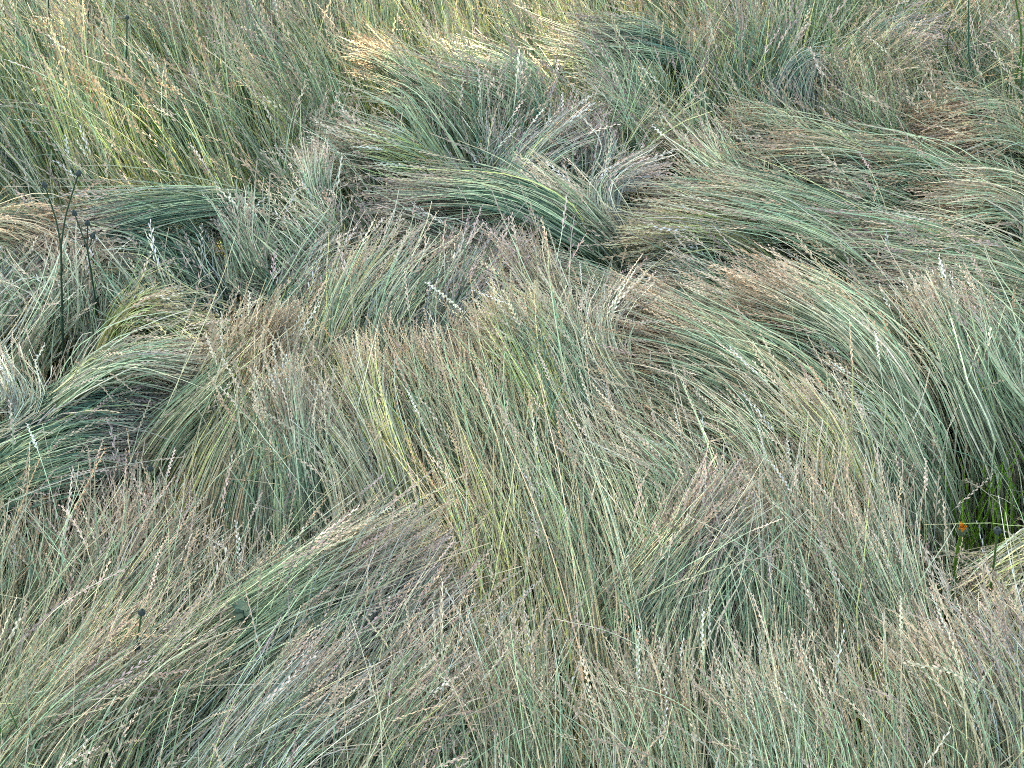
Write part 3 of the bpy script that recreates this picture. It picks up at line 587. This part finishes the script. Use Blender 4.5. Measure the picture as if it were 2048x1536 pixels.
# ------------------------------------------------------------------ single seed stalks, flower stalks, weeds and broad blades
def at_y(px, py, Y):
    """the point in the upright plane y = Y that lies at this place of the photograph"""
    X = (px - 1024.0) / F_PX; V = (768.0 - py) / F_PX
    d = np.array([X, cp + V * sp, -sp + V * cp]); t = Y / d[1]
    return np.array([0, 0, EYE]) + d * t
def root_empty(name, B, label, cat, group=None):
    e = bpy.data.objects.new(name, None); COL.objects.link(e); e.location = (B[0], B[1], 0)
    return tag(e, label, cat, group)
def upright(pts, h0=0.20):
    """pts root -> tip in the photograph; the first lies at height h0, the rest stand above it in a gently tilted plane"""
    B = at(pts[0][0], pts[0][1], h0)
    out = [B]
    for k, (x, y) in enumerate(pts[1:], 1):
        out.append(at_y(x, y, B[1] + 0.012 * k * (1 if k % 2 else -0.6)))
    foot = B + (B - out[1]) * 0.25; foot[2] = -0.01; foot[:2] = B[:2] + np.clip(foot[:2] - B[:2], -0.05, 0.05)
    return np.array([foot] + out)
def bud(soup, c, d, r, ln, tint, tip=None):
    d = d / np.linalg.norm(d)
    q = np.linspace(0, 1, 8)
    prof = np.array([0.35, 0.85, 1.0, 0.97, 0.86, 0.72, 0.62, 0.30]) * r
    col = np.repeat(np.array([tint]), 8, 0) * np.linspace(1.15, 0.8, 8)[:, None]
    if tip is not None: col[5:] = tip
    tube(soup, c + d * (q[:, None] * ln), prof, col, 9)
    a = norm(np.cross(d, np.array([0.2, 0.9, 0.1]))); b = np.cross(d, a)
    for k in range(5):                                            # the bracts standing off the bud
        th = k * 0.698; o = a * math.cos(th) + b * math.sin(th); w = np.cross(d, o)
        p0 = c + d * ln * rng.uniform(0.1, 0.45) + o * r * 0.95
        V = np.array([p0 - w * r * .22, p0 + w * r * .22, p0 + d * ln * .5 + o * r * .12 + w * r * .05, p0 + d * ln * .5 + o * r * .12 - w * r * .05])
        soup.add(V, np.arange(4), np.repeat(np.array([tint]) * 0.55, 4, 0))
DARK = (0.035, 0.075, 0.045); BUDC = (0.055, 0.085, 0.085)
def bud_stalk(label, main, forks=(), h0=0.20, r=0.0021, tint=DARK, budc=BUDC, top=True, tip=None, br=0.0058, bl=0.015, name='flower_stalk'):
    P = upright(main, h0)
    e = root_empty(name, P[0], label, 'flower stalk', 'flower stalks standing in the meadow'); O = np.array([P[0][0], P[0][1], 0])
    st = Soup(); C = spline(P, np.linspace(0, 1, 14)); tube(st, C, np.linspace(r * 1.25, r * 0.72, 14), tint, 7)
    ends = [(C[-1], C[-1] - C[-3])] if top else []
    for pts in forks:
        n = len(pts); F = np.array([C[-1]] + [at_y(x, y, C[-1][1] + 0.01) for x, y in pts])
        if top or True:
            k = np.argmin(np.linalg.norm(C - F[1], axis=1)) if top else 13
            F[0] = C[max(0, k - 2)] if top else C[-1]
        Cf = spline(F, np.linspace(0, 1, 8)); tube(st, Cf, np.linspace(r * .75, r * .5, 8), tint, 6)
        ends.append((Cf[-1], Cf[-1] - Cf[-2]))
    st.build('stem', MAT_LEAF, e, O)
    for c, d in ends:
        b = Soup(); bud(b, c, d, br, bl, budc, tip); b.build('bud', MAT_LEAF, e, O)
    return e
bud_stalk('tall dark forked flower stalk in front of the rusty brown crest', [(131,745),(124,600),(122,492)], [[(112,440),(91,376)],[(132,430),(155,352)]], r=0.0027, top=False)
bud_stalk('dark flower stalk with a cluster of three buds right of the tall forked one', [(205,705),(188,580),(175,500)], [[(165,470),(151,432)],[(175,475),(175,452)],[(180,490),(184,476)]], r=0.0024, top=False)
bud_stalk('slender dark stalk with one round bud above the small lime green blades', [(249,205),(253,110),(254,38)], r=0.0026, h0=.3, br=.0065)
bud_stalk('bare dark stalk running out of the top of the picture', [(178,150),(176,60),(178,-60)], r=0.0026, h0=.3)
bud_stalk('short dark bud stalk between the two tall stalks at top left', [(226,190),(212,110),(206,44)], r=0.0022, h0=.3, br=.0065)
bud_stalk('thin dark stalk at far top left near the picture edge', [(106,110),(99,50),(96,-40)], r=0.0024, h0=.3)
bud_stalk('single dark bud on green stalk at the foot of the tan slope', [(315,1040),(309,985),(301,940)], r=0.0018, tint=(.07,.14,.05))
bud_stalk('upright stalk with two dark buds amid the lower left comb', [(262,1375),(270,1310),(283,1228)], [[(274,1294)]], r=0.0019, tint=(.05,.12,.05))
bud_stalk('pale green bud on a light green stalk near the yellow plume', [(838,900),(838,850),(842,806)], r=0.0014, tint=(.16,.24,.10), budc=(.20,.26,.13), br=.006, bl=.013)
bud_stalk('small dark bud on a curved stalk leaning right at centre', [(898,948),(925,920),(955,907)], r=0.0012, tint=(.12,.24,.08), br=.0055, bl=.012)
bud_stalk('dark bud on green stalk in the dark gap beside the orange flower', [(1972,1215),(1988,1125),(1994,1064)], r=0.0022, tint=(.08,.17,.05), br=.007)
bud_stalk('dark bud stalk in the upper right among tan grass', [(1896,190),(1894,120),(1897,66)], r=0.0020, h0=.3, tint=(.06,.12,.07))
bud_stalk('plain green stalk between the dark bud stalk and the right edge stalks', [(1940,195),(1937,90),(1938,-30)], r=0.0024, h0=.3, tint=(.06,.14,.09))
bud_stalk('thick green stalk near the top right corner', [(2020,205),(2043,85),(2026,-30)], r=0.0032, h0=.3, tint=(.08,.18,.04))
bud_stalk('second green stalk close to the top right corner, slightly lower', [(2036,215),(2046,120),(2060,20)], r=0.0026, h0=.3, tint=(.07,.16,.04))
bud_stalk('thin stalk with tiny bud left of the twisted sheaf top', [(1120,130),(1100,100),(1078,92)], r=0.0010, h0=.35, br=.004, bl=.01)
# the closed orange flower
Pj = upright([(1902,1200),(1912,1120),(1922,1068)], .2)
e = root_empty('orange_flower', Pj[0], 'closed orange yellow flower on a green stalk beside the dark gap', 'flower'); O = np.array([Pj[0][0], Pj[0][1], 0])
st = Soup(); C = spline(Pj, np.linspace(0, 1, 12)); tube(st, C, np.linspace(.0032, .0030, 12), (.10, .20, .03), 8); st.build('stem', MAT_LEAF, e, O)
b = Soup(); d = norm((C[-1] - C[-3])[None])[0]; bud(b, C[-1], d, .0075, .022, (.11, .16, .09)); b.build('calyx', MAT_LEAF, e, O)
b = Soup(); a1 = norm(np.cross(d, np.array([0.1, 1, 0]))[None])[0]; b1 = np.cross(d, a1)
for k in range(26):
    th = rng.uniform(0, 6.28); o = a1 * math.cos(th) + b1 * math.sin(th); w = np.cross(d, o); rr = rng.uniform(.1, 1) * .0052
    p0 = C[-1] + d * .018 + o * rr; ln = rng.uniform(.010, .019)
    b.add(np.array([p0 - w * .0012, p0 + w * .0012, p0 + d * ln + o * .003 + w * .0008, p0 + d * ln + o * .003 - w * .0008]), np.arange(4), np.repeat(np.array([[.62, .26, .03]]) * rng.uniform(.6, 1.1), 4, 0))
b.build('petals', MAT_LEAF, e, O)

def blade_mesh(soup, pts3, width, tint):
    C = spline(np.asarray(pts3), np.linspace(0, 1, 10)); T = norm(np.gradient(C, axis=0))
    S = norm(np.cross(T, np.array([0.15, -0.8, 0.5]))); f = np.linspace(0, 1, 10)
    w = width * np.minimum(1, 0.6 + 2 * f) * (1 - f ** 3) ** 0.8 + 0.0003
    N_ = np.cross(S, T)
    V = np.stack([C - S * w[:, None] + N_ * w[:, None] * .35, C, C + S * w[:, None] + N_ * w[:, None] * .35], 1)
    i = np.arange(9) * 3; Q = np.concatenate([np.stack([i, i + 1, i + 4, i + 3], -1), np.stack([i + 1, i + 2, i + 5, i + 4], -1)])
    soup.add(V, Q, np.repeat(np.array([tint]), 30, 0) * np.tile(np.array([1.0, 0.86, 1.0]), 10)[:, None])
def blades(label, items, name='broad_blade_clump', h0=.12, tint=(.10, .22, .03)):
    B = at(items[0][0][0][0], items[0][0][0][1], h0); O = np.array([B[0], B[1], 0])
    e = root_empty(name, B, label, 'grass clump')
    for pts, w in items:
        P = upright(pts, h0); sp_ = Soup(); blade_mesh(sp_, P, w, np.array(tint) * rng.uniform(.75, 1.2)); sp_.build('blade', MAT_LEAF, e, O)
GAP = []
for k in range(38):
    x = 1880 + 170 * rng.random(); y = 1140 + rng.uniform(-90, 60)
    GAP.append(([(x, y), (x + rng.normal(8, 14), y - 60), (x + rng.normal(22, 34), y - rng.uniform(120, 210))], rng.uniform(.0016, .0032)))
blades('bright green broad blades growing upright in the dark gap at the right', GAP, h0=.06)
LIME = []
for k in range(16):
    x = 275 + rng.normal(0, 26); y = 268 + rng.uniform(-24, 20)
    LIME.append(([(x, y), (x + rng.normal(0, 8), y - 30), (x + rng.normal(6, 24), y - rng.uniform(45, 80))], rng.uniform(.003, .006)))
blades('small clump of lime green leaves catching sunlight at upper left', LIME, h0=.2, tint=(.16, .32, .03))
blades('pair of lime blades crossing the stems below the tan slope', [([(372,1155),(358,1105),(328,1040)], .0028), ([(366,1150),(352,1110),(345,1060)], .0018)], tint=(.14, .28, .06))
blades('yellow green blade standing right of the lower centre gap', [([(1576,1480),(1586,1420),(1594,1360)], .0030), ([(1705,1480),(1735,1380),(1775,1310)], .0020)], tint=(.18, .28, .05))
blades('dark green blades at the lower left corner of the meadow', [([(20,1560),(12,1500),(-4,1440)], .0035), ([(60,1560),(40,1470),(10,1400)], .0018)], tint=(.04, .12, .04))
blades('green blades in the shade above the green sheaf', [([(975,330),(985,280),(978,235)], .0030), ([(955,330),(950,290),(938,250)], .0026), ([(995,330),(1000,290),(1012,255)], .0020)], h0=.2, tint=(.10, .2, .03))

def leafy(label, main, n, leaf, tint, h0=.2, whorl=5, width=.22, name='leafy_weed'):
    """a stem with whorls of narrow leaves"""
    P = upright(main, h0); e = root_empty(name, P[0], label, 'weed'); O = np.array([P[0][0], P[0][1], 0])
    st = Soup(); C = spline(P, np.linspace(0, 1, 12)); tube(st, C, np.linspace(.0015, .0007, 12), np.array(tint) * 1.1, 5); st.build('stem', MAT_LEAF, e, O)
    me = None
    for i in range(n):
        t = 0.3 + 0.7 * (i + 1) / n; c = spline(P, np.array([t]))[0]
        for k in range(whorl):
            a = k * 2 * math.pi / whorl + i * 1.1; l = leaf * rng.uniform(.7, 1.15) * (1.1 - .5 * t)
            d = np.array([math.cos(a), math.sin(a), rng.uniform(.0, .6)]); d /= np.linalg.norm(d); w = np.cross(d, (0, 0, 1)); w /= np.linalg.norm(w)
            sp_ = Soup(); dn = np.array([0, 0, -l * .12])
            V = np.array([c, c + d * l * .4 + w * l * width, c + d * l * .45, c + d * l * .4 - w * l * width, c + d * l + dn])
            V[2, 2] -= l * .05
            sp_.add(V, np.array([[0, 1, 4, 2], [0, 2, 4, 3]]), np.repeat(np.array([tint]) * rng.uniform(.75, 1.3), 5, 0))
            sp_.build('leaf', MAT_LEAF, e, O)
leafy('fine leafed dark green weed between the tan slope and the front comb', [(612,1125),(600,1060),(592,1000)], 9, .030, (.045, .10, .045), whorl=6, width=.12)
leafy('second small weed with oval leaves just below the fine leafed weed', [(640,1160),(610,1120),(575,1085)], 4, .030, (.05, .13, .08), whorl=3)
leafy('feathery green weed standing among blue grass at upper right', [(1668,185),(1662,110),(1664,50)], 12, .045, (.08, .16, .04), h0=.32, whorl=7, width=.10)
leafy('smaller feathery weed left of the top right stalks', [(1632,90),(1630,45),(1632,-10)], 9, .04, (.08, .16, .04), h0=.34, whorl=6, width=.10)
leafy('dark weed in the shaded hollow right of the pale crossing stems', [(1372,680),(1368,640),(1362,585)], 8, .036, (.035, .085, .06), h0=.26, whorl=6, width=.16)
leafy('small blue green weed poking out above the tan crest', [(1490,575),(1484,555),(1480,522)], 5, .024, (.05, .12, .08), h0=.32, whorl=5, width=.15)
leafy('leafy green patch at the foot of the green sheaf', [(1190,580),(1175,550),(1150,530)], 7, .034, (.06, .15, .035), h0=.18, whorl=6, width=.18)
leafy('thin leafed weed beside the pale green bud at centre', [(850,880),(855,820),(862,770)], 7, .026, (.06, .14, .07), whorl=5, width=.10)
leafy('dark broad leaved plant left of the brown arc foot', [(775,285),(772,262),(768,240)], 3, .062, (.02, .08, .045), h0=.22, whorl=4, width=.30)
leafy('clover like dark plant low in the dark gap', [(1925,1165),(1935,1140),(1945,1120)], 6, .034, (.025, .075, .04), h0=.10, whorl=5, width=.34)
leafy('dark trefoil leaf low between stems left of the purple plume', [(1262,1130),(1262,1120),(1262,1108)], 2, .030, (.025, .08, .045), h0=.24, whorl=3, width=.36)
leafy('dark round leaved plant under the front comb near its tips', [(490,1245),(488,1230),(485,1212)], 3, .032, (.03, .09, .055), h0=.28, whorl=4, width=.34)

STALKS = [
 ([(1420,1440),(1330,1330),(1230,1268),(1112,1238)], 'PT', 'long purple tan seed stalk arching left across the lower middle'),
 ([(1400,1600),(1350,1545),(1290,1508),(1193,1479)], 'OT', 'orange brown seed stalk arching left at the bottom edge, right of centre'),
 ([(1450,1520),(1400,1440),(1330,1392),(1245,1366)], 'OT', 'ochre seed stalk arching left just above the bottom edge one'),
 ([(1250,1600),(1215,1500),(1185,1400),(1165,1318)], 'TT', 'tan zigzag seed stalk standing nearly upright below the long purple one'),
 ([(980,1590),(950,1480),(905,1370),(855,1288)], 'TW', 'straight pale seed stalk leaning left at lower centre'),
 ([(1010,1560),(975,1470),(945,1400),(915,1345)], 'OT', 'thick pinkish seed stalk with its head at the lower centre'),
 ([(2110,1440),(2030,1350),(1950,1290),(1846,1233)], 'PT', 'purple brown seed stalk leaning left below the pale corner fan'),
 ([(2080,1480),(2000,1400),(1920,1350),(1814,1325)], 'OT', 'rusty seed stalk bent left above the stem tangle at lower right'),
 ([(2060,1600),(1990,1520),(1930,1470),(1867,1425)], 'TP', 'brownish seed stalk leaning left near the lower right corner'),
 ([(170,1520),(280,1370),(400,1285),(530,1246)], 'TP', 'long tan seed stalk arching right over the front comb'),
 ([(60,1430),(140,1330),(230,1275),(345,1272)], 'YT', 'yellowish seed stalk curved right above the lower left comb'),
 ([(30,1330),(90,1240),(160,1185),(250,1138)], 'PT', 'brown seed stalk leaning right near the left edge'),
 ([(440,1620),(450,1575),(442,1530),(428,1490)], 'OT', 'short stout pinkish seed stalk at the bottom edge, left of centre'),
 ([(1760,1440),(1725,1330),(1690,1240),(1645,1158)], 'TY', 'pale zigzag seed stalk rising left of the purple brown one'),
 ([(1010,760),(960,670),(910,610),(854,566)], 'TW', 'pale seed stalk leaning left above the golden crest'),
 ([(1590,1500),(1560,1400),(1540,1290),(1505,1190)], 'WT', 'whitish seed stalk rising between the purple plume and the straw stems'),
]
for pts, hk, label in STALKS:
    G = np.array([at(x, y, h) for (x, y), h in zip(pts, (.16, .34, .46, .50))])
    C = spline(G, np.linspace(0, 1, 13)); root = C[0] - norm((C[1] - C[0])[None])[0] * .08; root[2] = -.01
    P = np.concatenate([root[None], C])[None]; O = np.array([root[0], root[1], 0])
    e = root_empty('seed_stalk', root, label, 'grass stalk', 'single seed stalks above the combed grass')
    a, b = Soup(), Soup()
    strands(a, b, P, np.array([.0011]), tints(STEM, 'W', 1, 0), tints(HEAD, hk, 1, 0), np.array([.16]), 24, 1.5, 2.0)
    a.build('stem', MAT_STEM, e, O); b.build('seed_head', MAT_HEAD, e, O)
